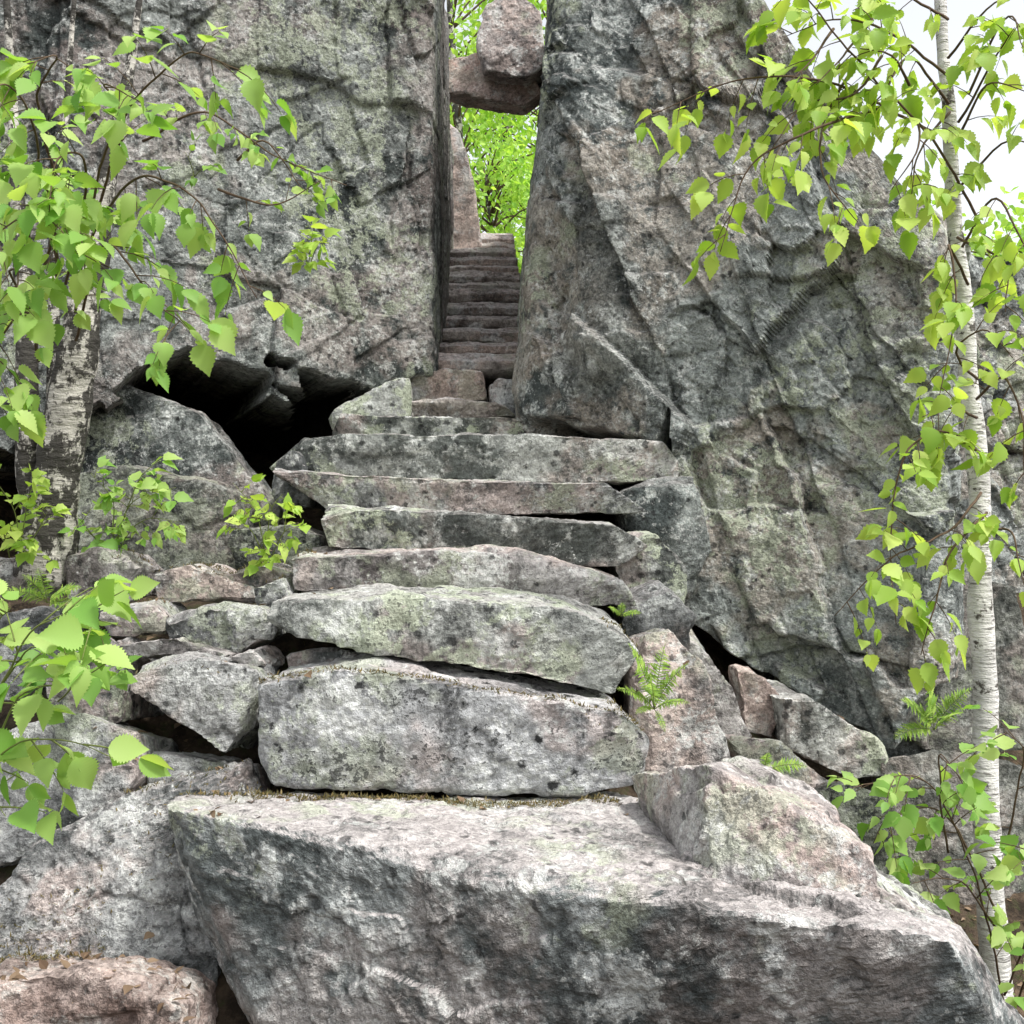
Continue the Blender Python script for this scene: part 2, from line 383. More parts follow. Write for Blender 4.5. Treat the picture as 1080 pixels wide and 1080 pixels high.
rocks = [
 ('squat stone between the squarish block and the right cliff', [(512,404),(528,396),(556,400),(562,436),(516,436)], 6.0, .5, .1, 'grey', 99, .02),
 ('small wedge stone in the gap under the tilted block, left end', [(298,690),(345,684),(384,696),(388,716),(304,712)], 3.46, .3, .1, 'grey', 101, .02),
 ('flat sliver of stone in the gap under the tilted block, centre', [(404,706),(470,704),(540,722),(540,738),(404,720)], 3.48, .3, .1, 'grey', 102, .02),
 ('dark rock patch beside the right end of the widest upper step', [(650,524),(690,504),(738,500),(752,560),(728,610),(676,585)], 4.9, .7, .12, 'cliff', 103, .1),
 ('lichen-yellowed rock beside the rounded right ends of the steps', [(640,572),(690,560),(728,596),(720,645),(662,625)], 4.4, .5, .1, 'stepg', 104, .1),
 ('angular grey stone right of the pinkish thin slab', [(648,632),(700,612),(736,650),(724,700),(672,676)], 3.95, .5, .15, 'grey', 131, .1),
 ('sloping bedrock ramp right of the steps, with ferns in its cracks', [(672,676),(718,666),(754,712),(788,782),(780,812),(696,812),(672,740)], 3.45, .8, .35, 'pink', 105, .2),
 ('grey bedrock shelf between the sloping ramp and the crevice', [(700,630),(735,650),(790,770),(850,835),(860,880),(760,860),(710,720)], 4.2, .7, .5, 'cliff', 106, .25),
 ('pointed boulder left of the lichen-spotted block', [(120,704),(180,690),(262,706),(272,726),(258,770),(232,802),(190,775),(138,732)], 3.15, .5, .15, 'grey', 107, 0),
 ('blocky grey boulder left of the tilted block', [(172,658),(222,640),(280,646),(284,672),(250,690),(184,690)], 3.55, .4, .1, 'grey', 108, .0),
 ('low flat rock above the blocky grey boulder', [(158,606),(200,596),(275,622),(272,638),(165,636)], 3.95, .45, .1, 'pink', 109, .0),
 ('pale pinkish cube-like rock at the left, near the small fern', [(62,584),(112,580),(144,600),(136,628),(72,628)], 4.0, .4, .05, 'pink', 110, .02),
 ('grey rock at the left edge beside the pale pinkish rock', [(-20,590),(48,582),(56,612),(52,628),(-20,630)], 4.15, .4, .05, 'grey', 111, .02),
 ('shaded rock behind the large foreground leaves', [(36,704),(95,672),(120,690),(122,748),(50,752)], 3.35, .5, .2, 'grey', 112, .05),
 ('small flat rock between the pale rock and the blocky boulder', [(104,646),(150,636),(170,655),(168,668),(112,672)], 3.7, .4, .1, 'grey', 113, .0),
 ('thin tilted flake lying above the pointed boulder', [(120,680),(176,672),(240,690),(236,702),(128,694)], 3.40, .3, .2, 'pink', 132, .0),
 ('little angular stone beside the left end of the pinkish thin slab', [(266,620),(296,610),(306,634),(290,646),(268,642)], 3.8, .3, .1, 'grey', 133, .0),
 ('small broken stone left of the tilted block, under the blocky boulder', [(236,694),(264,684),(280,702),(262,708)], 3.35, .3, .1, 'pink', 134, .0),
 ('flat stone under the pale fern at the left', [(40,640),(96,634),(108,652),(60,664)], 3.75, .4, .1, 'grey', 136, .0),
 ('cracked stone at the left edge behind the shrub', [(-30,650),(40,646),(60,690),(20,740),(-30,740)], 3.5, .5, .2, 'grey', 137, .0),
 ('grey sloping boulder at the left edge below the leaves', [(-40,776),(60,762),(126,784),(140,816),(90,870),(-40,910)], 3.05, .55, .35, 'grey', 114, .05),
 ('brownish stone wedged between the pointed boulder and the foot slab', [(150,795),(240,806),(256,836),(230,850),(150,830)], 3.2, .3, .2, 'grey', 117, .05),
 ('dark boulder under the left birch', [(50,500),(120,490),(190,504),(240,520),(252,560),(190,590),(60,590)], 4.75, .7, .3, 'dark', 118, .2),
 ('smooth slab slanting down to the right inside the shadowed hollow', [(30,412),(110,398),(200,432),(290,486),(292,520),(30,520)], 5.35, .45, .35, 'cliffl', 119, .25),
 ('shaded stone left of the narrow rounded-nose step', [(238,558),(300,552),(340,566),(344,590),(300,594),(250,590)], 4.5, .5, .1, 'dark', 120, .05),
 ('light wedge-shaped block left of the cleft mouth', [(346,428),(400,406),(430,398),(434,436),(350,448)], 5.65, .4, .05, 'stepg', 121, .02),
 ('low stone between the flat left rock and the pinkish thin step', [(236,606),(275,596),(308,604),(306,624),(250,624)], 3.98, .4, .1, 'grey', 122, .0),
 ('blunt stone at the left end of the widest upper step', [(280,504),(292,480),(314,474),(332,504),(328,524),(290,520)], 4.98, .4, .1, 'grey', 123, .05),
 ('pinkish wedge-shaped stone in the crevice under the right cliff', [(776,706),(806,714),(830,736),(824,784),(788,772)], 4.30, .3, .15, 'corner', 124, .02),
 ('angular light block wedged in the crevice under the right cliff', [(816,736),(850,738),(938,786),(944,822),(890,826),(828,788)], 4.2, .5, .05, 'stepg', 125, .0),
 ('long pinkish slab lying along the crevice right of the bedrock ramp', [(716,672),(745,684),(776,724),(796,770),(786,792),(746,762)], 4.22, .35, .2, 'pink', 126, .05),
 ('brown slab sloping down under the wedged angular block', [(776,782),(830,790),(892,832),(886,870),(800,832)], 3.8, .5, .25, 'pink', 127, .0),
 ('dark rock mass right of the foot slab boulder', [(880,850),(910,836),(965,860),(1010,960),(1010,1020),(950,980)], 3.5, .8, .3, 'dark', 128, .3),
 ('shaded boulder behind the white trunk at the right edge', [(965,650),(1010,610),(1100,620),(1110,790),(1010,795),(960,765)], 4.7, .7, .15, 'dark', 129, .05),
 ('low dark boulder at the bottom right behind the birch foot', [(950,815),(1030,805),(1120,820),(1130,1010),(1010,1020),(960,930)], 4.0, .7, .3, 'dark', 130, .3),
 ('pale pinkish slab leaning against the inner left wall of the cleft', [(458,118),(484,134),(498,180),(510,256),(466,262)], 10.2, .8, .05, 'innerp', 138, .1),
]
for lab, poly, Y, D, lean, m, sd, drop in rocks:
    zt = np.mean([W(*q, Y)[2] for q in poly]); bz = -.75*max(0, ZC-zt)*D/Y if Y < 4.1 else 0
    stone('boulder', prism(poly, Y, D, lean, bz, drop, .93, .03), M[m], lab, 'rock', None, res=.0042*Y if Y > 3 else .0115, amp=.016, chips=8 if sd not in (119,126) else 4, seed=sd, fs=.26, p=130, cmin=.83 if Y < 6 and sd not in (119,126) else .93, pinkadd=.5 if sd == 138 else 0)
stone('boulder', prism([(-110,950),(0,915),(90,868),(165,846),(224,834),(240,880),(212,1008),(150,1018),(96,1020),(-110,1005)], 2.80, .75, .72, -.12, .30, .95, .0), M['grey'],
      'broad sloping slab at the left edge running under the foot slab', 'rock', None, res=.0115, amp=.022, chips=2, seed=115, fs=.36, p=150, cmin=.94)
stone('boulder', prism([(-120,1050),(30,1038),(110,1042),(150,1054),(182,1078),(200,1160),(-120,1160)], 2.42, .42, .25, -.10, .15, .93, .0), M['corner'],
      'salmon-pink rough rock in the bottom left corner', 'rock', None, res=.0105, amp=.022, chips=7, seed=116, fs=.24, p=140, cmin=.86)
stone('boulder', [W(752,948,2.44), W(926,958,2.30), W(920,908,2.34), W(858,852,2.46), W(744,800,2.58), W(664,818,3.05), W(688,890,3.0), W(800,800,2.95), W(880,846,2.75), W(700,880,3.2), W(900,960,2.7), W(750,1000,2.9)],
      M['pink'], 'pale-topped block with a darker left side at the right end of the foot slab', 'rock', None, res=.010, amp=.016, chips=0, seed=140, fs=.28, p=220, cmin=.95)
stone('boulder', [W(915,925,2.35), W(985,975,2.22), W(1045,1100,2.1), W(840,1100,2.2), W(860,990,2.25), W(900,900,2.9), W(1000,960,2.8), W(1060,1050,2.8), W(900,1150,2.9)],
      M['stepg'], 'white-lichened rock shoulder at the lower right end of the foot slab', 'rock', None, res=.011, amp=.020, chips=3, seed=142, fs=.3, p=130, cmin=.92)
stone('chockstone', prism([(455,66),(500,56),(556,66),(572,98),(552,112),(534,98),(505,90),(455,92)], 9.0, .34, 0, 0.03, 0), M['corner'],
      'flat stone bridging the cleft like a lintel', 'rock', None, res=.022, amp=.02, chips=2, seed=150, fs=.4, cmin=.93, pinkadd=.3)
stone('chockstone', prism([(503,38),(512,4),(540,-14),(572,6),(576,68),(556,80),(510,74)], 8.8, .6, 0, 0, 0), M['pink'],
      'big blocky pinkish boulder lodged on the lintel stone high in the cleft', 'rock', None, res=.022, amp=.02, chips=4, seed=151, fs=.4, pinkadd=.5, cmin=.9)

# ---------------------------------------------------------------- cliffs
def chaikin(P, it=2):
    P = np.asarray(P, float)
    for _ in range(it):
        Q = [P[0]]
        for a, b in zip(P[:-1], P[1:]): Q += [a*.75+b*.25, a*.25+b*.75]
        Q.append(P[-1]); P = np.array(Q)
    return P
def cliff(name, path, zbot, mat, disp, cap, near, label, seed, lean=None, it=1, pinkfn=None):
    P = chaikin(path, it)
    seg = np.linalg.norm(np.diff(P[:,:2], axis=0), axis=1)
    mid = (P[1:]+P[:-1])/2
    ds = np.where((mid[:,1] < near) & (np.abs(mid[:,0]) < 3.2), .0098, .045)
    w = np.concatenate([[0], np.cumsum(seg/ds)]); n = int(w[-1])
    u = np.linspace(0, w[-1], n)
    S = np.stack([np.interp(u, w, P[:,k]) for k in range(3)], 1)
    T = np.gradient(S[:,:2], axis=0)
    k = 13; ker = np.ones(k)/k
    T = np.stack([np.convolve(np.pad(T[:,j]/np.linalg.norm(T, axis=1), k//2, mode='edge'), ker, 'valid') for j in (0, 1)], 1)
    T /= np.linalg.norm(T, axis=1)[:,None]
    Nn = np.stack([T[:,1], -T[:,0]], 1)
    R = 540
    tt = np.linspace(0, 1, R)
    Z = zbot+tt[None,:]*(S[:,2]-zbot)[:,None]
    V = np.stack([np.repeat(S[:,0][:,None], R, 1), np.repeat(S[:,1][:,None], R, 1), Z], 2).reshape(-1, 3)
    NN = np.repeat(Nn, R, 0)
    if lean is not None: V = V+lean(V, NN)
    d, fine, edge = disp(V, NN)
    d = blur_grid(d, n, R, 1)+fine
    V3 = V.copy(); V3[:,:2] += NN*d[:,None]
    V3[:,2] += .02*fbm(V*3, 3, seed+77)
    G = V3.reshape(n, R, 3)
    rim = G[:,-1]
    K = 24
    rows = []
    for j in range(1, K+1):
        f = (j/K)**1.5
        q = rim*(1-f)+np.array(cap)*f
        q[:,2] += .10*fbm(q*1.5, 4, seed+5)*min(1, 6*f*(1-f))+.08*math.sin(math.pi*f)
        rows.append(q)
    G = np.concatenate([G, np.stack(rows, 1)], 1); R2 = R+K
    E = np.concatenate([edge.reshape(n, R), np.zeros((n, K))], 1).ravel()
    I, J = np.meshgrid(np.arange(n-1), np.arange(R2-1), indexing='ij')
    a = (I*R2+J).ravel()
    F = np.stack([a, a+R2, a+R2+1, a+1], 1)
    G = G.reshape(-1, 3)
    pk = pinkfn(G) if pinkfn else 0
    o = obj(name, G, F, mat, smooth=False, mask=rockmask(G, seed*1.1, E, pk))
    tag(o, label, 'cliff', None, 'structure')
    return o
def frame(V, ang, along, across):
    c, s_ = math.cos(ang), math.sin(ang)
    x = V[:,0]*c-V[:,2]*s_+.7*V[:,1]; z = V[:,0]*s_+V[:,2]*c
    return x/along, z/across
def rot_scale(V, ang, along, across):
    # work on the unfolded face: depth is ignored so every fracture plane stays flat
    c, s_ = math.cos(ang), math.sin(ang)
    x = V[:,0]*c-V[:,2]*s_; z = V[:,0]*s_+V[:,2]*c
    return np.stack([x/along, V[:,1]/along, z/across], 1)
def zl(pts, x):
    q = np.array([W(*p) for p in pts]); return np.interp(x, q[:,0], q[:,2])
def dispR(V, N):
    front = sstep(.3, .8, -N[:,1])
    a, ea = blocks(*frame(V, 1.28, .70, .46), V, 301, .45, .10, .02)
    b, eb = blocks(*frame(V, 1.10, .28, .18), V*1.8, 305, .6, .2, .04)
    g_, eg = facet(rot_scale(V, 1.15, .90, .52), 303, .75, .12, .03)
    f_, ef = facet(rot_scale(V, 1.1, .32, .22), 307, .85, .2, .03)
    c, ec = facet(rot_scale(V, .5, .12, .10), 309, .9, .3)
    keepf = sstep(-.40, .05, fbm(V*1.5, 3, 340)); keepb = sstep(-.15, .2, fbm(V*1.3, 3, 345))
    d = .095*a+.035*b*keepb+.10*g_+.055*f_*keepf+.013*c*(.3+.7*keepf)
    d = d*(.25+.75*front)
    fine = .004*fbm(V*5, 3, 311)+.004*fbm(V*24, 4, 315, .6)
    wob = .04*fbm(V*4, 3, 320)
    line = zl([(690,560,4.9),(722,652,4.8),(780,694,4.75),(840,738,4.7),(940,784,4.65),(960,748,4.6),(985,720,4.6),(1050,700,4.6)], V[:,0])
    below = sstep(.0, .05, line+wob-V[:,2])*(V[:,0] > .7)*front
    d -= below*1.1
    line2 = zl([(500,400,5.5),(560,440,5.5),(620,455,5.3),(690,465,5.2),(740,300,5.2)], V[:,0])
    d -= front*sstep(0, .1, line2+wob-V[:,2])*.45*(V[:,0] < .78)
    d += .15*front*np.exp(-(np.abs(V[:,0]-.42-.14*(3.2-V[:,2]))/.20)**3)*sstep(2.2, 2.5, V[:,2])
    return d, fine, .55*ea+.45*eb*keepb+.5*eg+.5*ef*keepf+.35*ec*keepf+1.1*sstep(.3, .9, below)  # last term paints shade into the undercut crevice
def leanR(V, N):
    o = np.zeros_like(V); f = np.exp(-np.abs(V[:,0])*1.0)
    o[:,0] = np.clip(V[:,2]-2.3, -1, 3)*.088*f
    o[:,1] = np.clip(V[:,2]-2.0, -1, 3)*.07*sstep(.2, .8, -N[:,1])
    return o
def X(px, Y): return (px-540)*Y/1080.0
def pkR(G): return .9*np.exp(-((G[:,0]-.35)/.18)**2-((G[:,2]-2.7)/.35)**2)+.8*np.exp(-((G[:,0]-1.75)/.12)**2-((G[:,2]-2.6)/.2)**2)
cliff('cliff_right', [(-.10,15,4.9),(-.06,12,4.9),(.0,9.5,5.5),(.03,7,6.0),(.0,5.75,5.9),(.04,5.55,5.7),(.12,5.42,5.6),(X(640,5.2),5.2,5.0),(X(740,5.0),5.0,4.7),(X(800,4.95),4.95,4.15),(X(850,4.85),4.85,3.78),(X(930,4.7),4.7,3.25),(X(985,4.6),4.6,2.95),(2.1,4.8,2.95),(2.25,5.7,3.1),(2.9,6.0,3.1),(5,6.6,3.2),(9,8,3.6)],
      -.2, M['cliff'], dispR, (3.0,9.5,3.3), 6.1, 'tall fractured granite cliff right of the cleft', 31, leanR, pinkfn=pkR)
def dispL(V, N):
    front = sstep(.3, .8, -N[:,1])
    a, ea = blocks(*frame(V, .12, .95, 1.3), V, 401, .55, .15, .02)
    b, eb = blocks(*frame(V, 1.35, .55, .38), V*1.4, 405, .5, .25, .03)
    f_, ef = facet(rot_scale(V, .3, .42, .55), 407, .8, .2, .03)
    c, ec = facet(rot_scale(V, .3, .12, .10), 409, .9, .3)
    keepf = sstep(-.15, .25, fbm(V*1.5, 3, 440))
    d = .10*a+.04*b+.06*f_*(.4+.6*keepf)+.012*c*(.3+.7*keepf)
    d = d*(.26+.74*front)
    fine = .004*fbm(V*5, 3, 411)+.004*fbm(V*24, 4, 415, .6)
    wob = .03*fbm(V*3, 4, 420)+.04*ea+.14*f_
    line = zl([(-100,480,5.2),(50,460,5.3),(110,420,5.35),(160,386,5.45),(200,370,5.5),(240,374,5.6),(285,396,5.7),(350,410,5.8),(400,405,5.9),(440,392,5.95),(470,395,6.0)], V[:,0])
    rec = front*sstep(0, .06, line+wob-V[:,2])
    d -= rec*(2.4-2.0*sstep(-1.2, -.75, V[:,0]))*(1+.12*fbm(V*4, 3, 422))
    return d, fine, .55*ea+.5*eb+.45*ef+.35*ec*keepf+1.3*sstep(.15, .6, rec)  # last term paints the shade of the hollow onto its roof and back
def pkL(G): return .9*sstep(6.3, 7.0, G[:,1])
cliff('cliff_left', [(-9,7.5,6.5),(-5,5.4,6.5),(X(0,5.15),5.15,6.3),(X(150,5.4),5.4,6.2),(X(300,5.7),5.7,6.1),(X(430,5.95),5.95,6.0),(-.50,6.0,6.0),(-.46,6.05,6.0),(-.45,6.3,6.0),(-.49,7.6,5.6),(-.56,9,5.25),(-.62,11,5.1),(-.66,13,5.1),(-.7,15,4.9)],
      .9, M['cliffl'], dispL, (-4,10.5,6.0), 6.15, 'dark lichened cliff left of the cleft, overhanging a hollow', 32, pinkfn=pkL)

# ---------------------------------------------------------------- ground
def terrain_h(x, y):
    z = np.interp(y, [-300,-20,0,1.5,2.2,2.8,3.1,4.3,5.1,6.3,11.3,13,40,300], [-6,-1.5,.0,.05,.08,.2,.40,1.05,1.4,2.1,4.15,4.45,6,9])
    side = sstep(.35, 1.4, x)*.95*(1-sstep(5.0, 8.0, y))*sstep(1, 3, y)
    hol = .7*sstep(.75, 1.1, -x)*(1-sstep(3, 4, -x))*sstep(4.8, 5.4, y)*(1-sstep(8, 9, y))
    return z-side-hol
u = np.sinh(np.linspace(-6.4, 6.4, 420))/np.sinh(6.4)
xs = u*300; ys = 3+u*300
Xg, Yg = np.meshgrid(xs, ys, indexing='ij')
Zg = terrain_h(Xg, Yg)
PP = np.stack([Xg.ravel(), Yg.ravel(), Zg.ravel()], 1)
PP[:,2] += .05*fbm(np.stack([PP[:,0]*2.5, PP[:,1]*2.5, PP[:,0]*0], 1), 5, 500)
n = len(xs); I, J = np.meshgrid(np.arange(n-1), np.arange(n-1), indexing='ij'); a = (I*n+J).ravel()
tag(obj('ground', PP, np.stack([a, a+n, a+n+1, a+1], 1), M['soil'], smooth=True, base=np.zeros(3)), 'brown forest soil between the rocks', 'ground', None, 'structure')

# ---------------------------------------------------------------- foliage
def leaf_batch(pos, dr, nr, size, n=6, wf=.34, ser=0., r=rng, pet=.18):
    N = len(pos)
    dr = dr/np.linalg.norm(dr, axis=1)[:,None]
    sd = np.cross(dr, nr); sd /= np.linalg.norm(sd, axis=1)[:,None]+1e-9
    up = np.cross(sd, dr)
    us = np.linspace(0, 1, n+1)
    w = np.interp(us, [0,.05,.15,.3,.45,.62,.82,1], [0,.50,.80,1,.97,.72,.30,0])*wf
    if ser > 0: w = w*(1+ser*np.where(np.arange(n+1) % 2 == 0, -1, 1))
    fold = r.uniform(.05, .55, N); curl = r.uniform(-.10, .50, N); bend = r.uniform(-.22, .22, N)
    wid = r.uniform(.72, 1.2, N)
    V = []
    for side in (0, -1, 1):
        for i, uu in enumerate(us):
            ww = w[i]*abs(side)*wid
            a = pet+uu
            p = pos + size[:,None]*(dr*a + sd*(side*ww+bend*uu*uu)[:,None] + up*(fold*ww-curl*uu*uu)[:,None])
            V.append(p)
    V.append(pos+sd*.0012); V.append(pos-sd*.0012)
    k = len(V); V = np.stack(V, 1).reshape(-1, 3)
    m = n+1; T = []
    for i in range(n):
        T.append((i, i+1, m+i+1, m+i)); T.append((i, 2*m+i, 2*m+i+1, i+1))
    T.append((3*m, 3*m+1, 0, 0))
    T = np.array(T)
    Fs = (T[None]+(np.arange(N)*k)[:,None,None]).reshape(-1, 4)
    return V, Fs
def clean_faces(F):
    out = []
    for f in F.tolist():
        g = []
        for i in f:
            if i not in g: g.append(i)
        if len(g) > 2: out.append(tuple(g))
    return out
def sprays(branches, tw_per_m, tw_len, leaf, gap, mb, r=rng, droop=.6, n=6, ser=0., rad=.006):
    P, D, Nn, S = [], [], [], []
    def leaf_at(p, d):
        P.append(p); D.append(d)
        nn = np.array([r.normal(0, .5), -.55+r.normal(0, .5), .9+r.normal(0, .4)]); Nn.append(nn)
        S.append(leaf*r.uniform(.45, 1.2))
    for br in branches:
        cp = np.array([W(*q) for q in br]); L = np.linalg.norm(np.diff(cp, axis=0), axis=1).sum()
        c = curve(cp, max(8, int(L/.03))); c = c+.006*np.stack([fbm(c*9, 2, 1), fbm(c*9, 2, 2), fbm(c*9, 2, 3)], 1)
        mb.tube(c, np.linspace(rad, rad*.25, len(c)), 5)
        nt = max(2, int(L*tw_per_m))
        for k in range(nt):
            f = (k+r.uniform(0, 1))/nt; f = .10+.90*f; i = min(len(c)-2, int(f*(len(c)-1)))
            t = c[i+1]-c[i]; t /= np.linalg.norm(t)+1e-9
            side = np.array([r.normal(), r.normal()*.8, r.normal()*.5]); side -= t*(side@t); side /= np.linalg.norm(side)
            d0 = t*r.uniform(.2, .8)+side*.9; d0 /= np.linalg.norm(d0)
            ln = tw_len*r.uniform(.4, 1.1); m = max(3, int(ln/gap)+1)
            q = [c[i]]; d = d0
            for j in range(m):
                d = d+np.array([0, 0, -droop*.28]); d /= np.linalg.norm(d); q.append(q[-1]+d*ln/m)
            q = np.array(q); mb.tube(q, np.linspace(.0020, .0009, len(q)), 4)
            for j in range(1, len(q)):
                s_ = np.cross(d, [0, 0, 1.]); s_ /= np.linalg.norm(s_)+1e-6
                sg = 1 if j % 2 else -1
                ld = (q[j]-q[j-1])/np.linalg.norm(q[j]-q[j-1])*.6+s_*sg*r.uniform(.3, .9)+np.array([0, 0, -droop*r.uniform(.1, 1.1)])+r.normal(0, .3, 3)
                leaf_at(q[j], ld)
            leaf_at(q[-1], d+np.array([0, 0, -droop]))
    V, F = leaf_batch(np.array(P), np.array(D), np.array(Nn), np.array(S), n, .37, ser, r)
    return V, F, len(P)
def trunk(mb, ctrl, radii, seg=16):
    cp = np.array([W(*q) for q in ctrl]); c = curve(cp, 90)
    rr = np.interp(np.linspace(0, 1, 90), np.linspace(0, 1, len(radii)), radii)
    c = c+.012*np.stack([fbm(c*3, 2, 61), fbm(c*3, 2, 62), 0*c[:,0]], 1)
    mb.tube(c, rr*(1+.09*fbm(c*8, 3, 9)), seg, .035)
cnt = 0
def plant(name, label, cat, trunks, branches, tw, tl, leaf, gap, mat, droop=.6, n=6, ser=0., tmat=None, group=None, rad=.006, bmat=None, crown='crown', seed=1):
    global cnt
    base = W(*(trunks[0][0][0] if trunks else branches[0][0]))
    t = thing(name, base, label, cat, group)
    for ctrl, radii in trunks:
        mb = MB(); trunk(mb, ctrl, radii); V, F = mb.arr(); obj('trunk', V, F, tmat or M['bark'], t, True)
    mb = MB(); V, F, k = sprays(branches, tw, tl, leaf, gap, mb, np.random.default_rng(seed), droop, n, ser, rad=rad)
    cnt += k
    obj(crown, V, clean_faces(F), mat, t, True)
    V, F = mb.arr(); obj('branches' if trunks else 'stems', V, F, bmat or M['twig'], t, True)
    return t
plant('birch_tree', 'rough-barked leaning birch at the left edge against the cliff', 'tree',
  [([(48,610,4.1),(62,500,4.05),(86,370,4.0),(104,230,4.0),(120,150,4.0),(142,40,4.0),(165,-120,4.0)], [.115,.090,.076,.054,.030,.014,.009]),
   ([(40,560,4.1),(28,450,4.1),(26,300,4.15),(14,150,4.2),(6,0,4.2),(0,-150,4.2)], [.055,.046,.036,.022,.013,.009]),
   ([(62,540,4.15),(58,440,4.15),(56,300,4.2),(66,150,4.2),(78,0,4.2)], [.030,.026,.021,.014,.009])],
  [[(80,330,3.8),(110,160,3.2),(190,60,3.0),(255,75,2.9)], [(90,260,3.8),(140,190,3.2),(210,215,3.0),(270,315,2.95)],
   [(80,360,3.8),(110,260,3.2),(155,310,3.0),(195,345,2.95)], [(30,260,3.8),(40,150,3.2),(10,90,3.0),(-20,110,2.9)],
   [(40,380,3.8),(30,330,3.2),(0,360,3.0),(-10,420,2.95)], [(60,200,3.8),(40,100,3.3),(60,60,3.1),(20,70,3.0)],
   [(40,300,3.8),(60,220,3.1),(20,230,2.9),(-20,260,2.8)], [(70,300,3.6),(90,180,3.1),(60,170,3.0),(50,240,2.9)],
   [(60,320,3.7),(60,230,3.2),(80,220,3.0),(90,290,2.9)], [(60,280,3.7),(50,200,3.3),(20,180,3.1),(0,200,3.0)],
   [(40,340,3.7),(10,290,3.3),(20,290,3.1),(10,330,3.0)],
   [(100,230,3.7),(130,130,3.3),(110,90,3.1),(150,110,3.0)]],
  9.5, .17, .088, .05, M['leaf'], .8, 18, .10, M['barkold'], None, .0055, seed=3)
plant('birch_branch', 'thin leafy branch reaching right in front of the left cliff', 'branch', [],
  [[(150,150,4.2),(215,120,4.1),(290,165,4.1),(365,195,4.1)], [(230,200,4.1),(290,215,4.1),(340,190,4.1)], [(250,170,4.1),(280,150,4.1),(320,200,4.1)]], 11, .12, .07, .045, M['leaf'], .5, 8, .08, seed=5)
plant('birch_tree', 'slender white-barked birch at the right edge', 'tree',
  [([(1056,1120,3.6),(1046,940,3.6),(1038,760,3.6),(1034,640,3.62),(1034,520,3.65),(1018,340,3.65),(1004,190,3.65),(992,40,3.65),(986,-150,3.65)], [.050,.046,.043,.041,.037,.030,.025,.021,.017])],
  [[(1036,240,3.65),(985,150,3.4),(915,75,3.3),(860,10,3.2),(820,-40,3.2)], [(985,140,3.6),(880,90,3.3),(780,85,3.2),(690,120,3.2)],
   [(940,110,3.4),(850,140,3.2),(790,180,3.2),(760,265,3.2)], [(900,70,3.4),(870,130,3.3),(870,190,3.2),(905,235,3.2)],
   [(1000,80,3.6),(930,30,3.4),(880,20,3.3),(830,40,3.3)], [(1000,60,3.6),(1040,10,3.4),(1080,-10,3.3)],
   [(1000,20,3.6),(940,-10,3.4),(900,10,3.3)], [(1000,110,3.6),(960,60,3.4),(930,100,3.3),(900,130,3.3)],
   [(1010,150,3.6),(1040,90,3.4),(1090,100,3.3)],
   [(1010,250,3.6),(1060,280,3.4),(1060,330,3.3)],
   [(1010,200,3.6),(1060,150,3.4),(1100,160,3.3)], [(1015,260,3.6),(1050,210,3.4),(1080,260,3.3),(1085,330,3.3)],
   [(1020,300,3.6),(1000,260,3.4),(1010,320,3.3),(990,420,3.25)], [(1036,480,3.6),(990,455,3.4),(955,480,3.3),(940,560,3.3),(945,660,3.3)],
   [(1036,520,3.6),(1000,560,3.4),(940,590,3.3),(880,650,3.3)], [(1030,420,3.6),(1060,400,3.4),(1080,450,3.3),(1080,520,3.3)],
   [(1036,560,3.6),(1065,560,3.4),(1080,620,3.3)], [(1030,400,3.6),(1010,370,3.4),(1040,350,3.3),(1070,380,3.2)],
   [(1040,540,3.6),(1005,580,3.4),(985,640,3.3),(970,690,3.3)], [(960,100,3.5),(970,150,3.3),(940,200,3.3)],[(1030,440,3.6),(1000,430,3.4),(970,440,3.3)],
   [(930,60,3.4),(900,100,3.3),(850,110,3.3),(820,150,3.25)], [(960,90,3.4),(940,60,3.3),(900,50,3.25)], [(880,30,3.3),(860,60,3.25),(830,90,3.2)],
   [(920,20,3.4),(890,60,3.3),(860,90,3.25)], [(1020,100,3.6),(1060,20,3.4),(1080,50,3.3)],
   [(1010,130,3.6),(1050,60,3.4),(1070,30,3.3)], [(1000,120,3.6),(970,160,3.4),(960,210,3.3)]],
  11.5, .16, .077, .045, M['leafy'], .7, 14, .10, M['bark'], None, .0055, seed=18)
plant('birch_sapling', 'leafy low growth around the foot of the white birch', 'sapling', [],
  [[(1060,1060,3.4),(1020,900,3.2),(970,820,3.1),(900,835,3.1)], [(1050,960,3.3),(1000,860,3.2),(940,860,3.1),(920,890,3.1)], [(1060,900,3.3),(1080,800,3.2),(1060,770,3.1)],
   [(1060,1050,3.3),(1090,950,3.1),(1080,860,3.0)], [(1050,980,3.3),(1010,930,3.2),(960,930,3.1)], [(1065,1080,3.2),(1085,1020,3.0),(1090,990,2.9)], [(1000,900,3.2),(990,800,3.1),(1010,820,3.1)]],
  12, .15, .066, .045, M['leaf'], .5, 10, .08, seed=12, crown='leaves', rad=.004)
plant('shrub', 'big serrated leaves of a shrub in the left foreground', 'shrub', [],
  [[(-40,900,2.1),(10,700,2.0),(60,650,1.95),(130,660,1.9)], [(-40,900,2.1),(20,740,2.0),(80,720,1.95),(130,690,1.95)], [(-40,900,2.1),(0,800,2.0),(60,780,1.95),(120,800,1.9)], [(-40,900,2.1),(-10,680,2.0),(10,640,1.95)], [(-40,920,2.1),(-10,850,2.0),(10,860,1.9)], [(-30,800,2.1),(20,690,2.0),(60,690,1.9)]],
  10, .11, .072, .05, M['leaf'], .4, 26, .09, seed=15, crown='leaves', bmat=M['stem'], rad=.003)
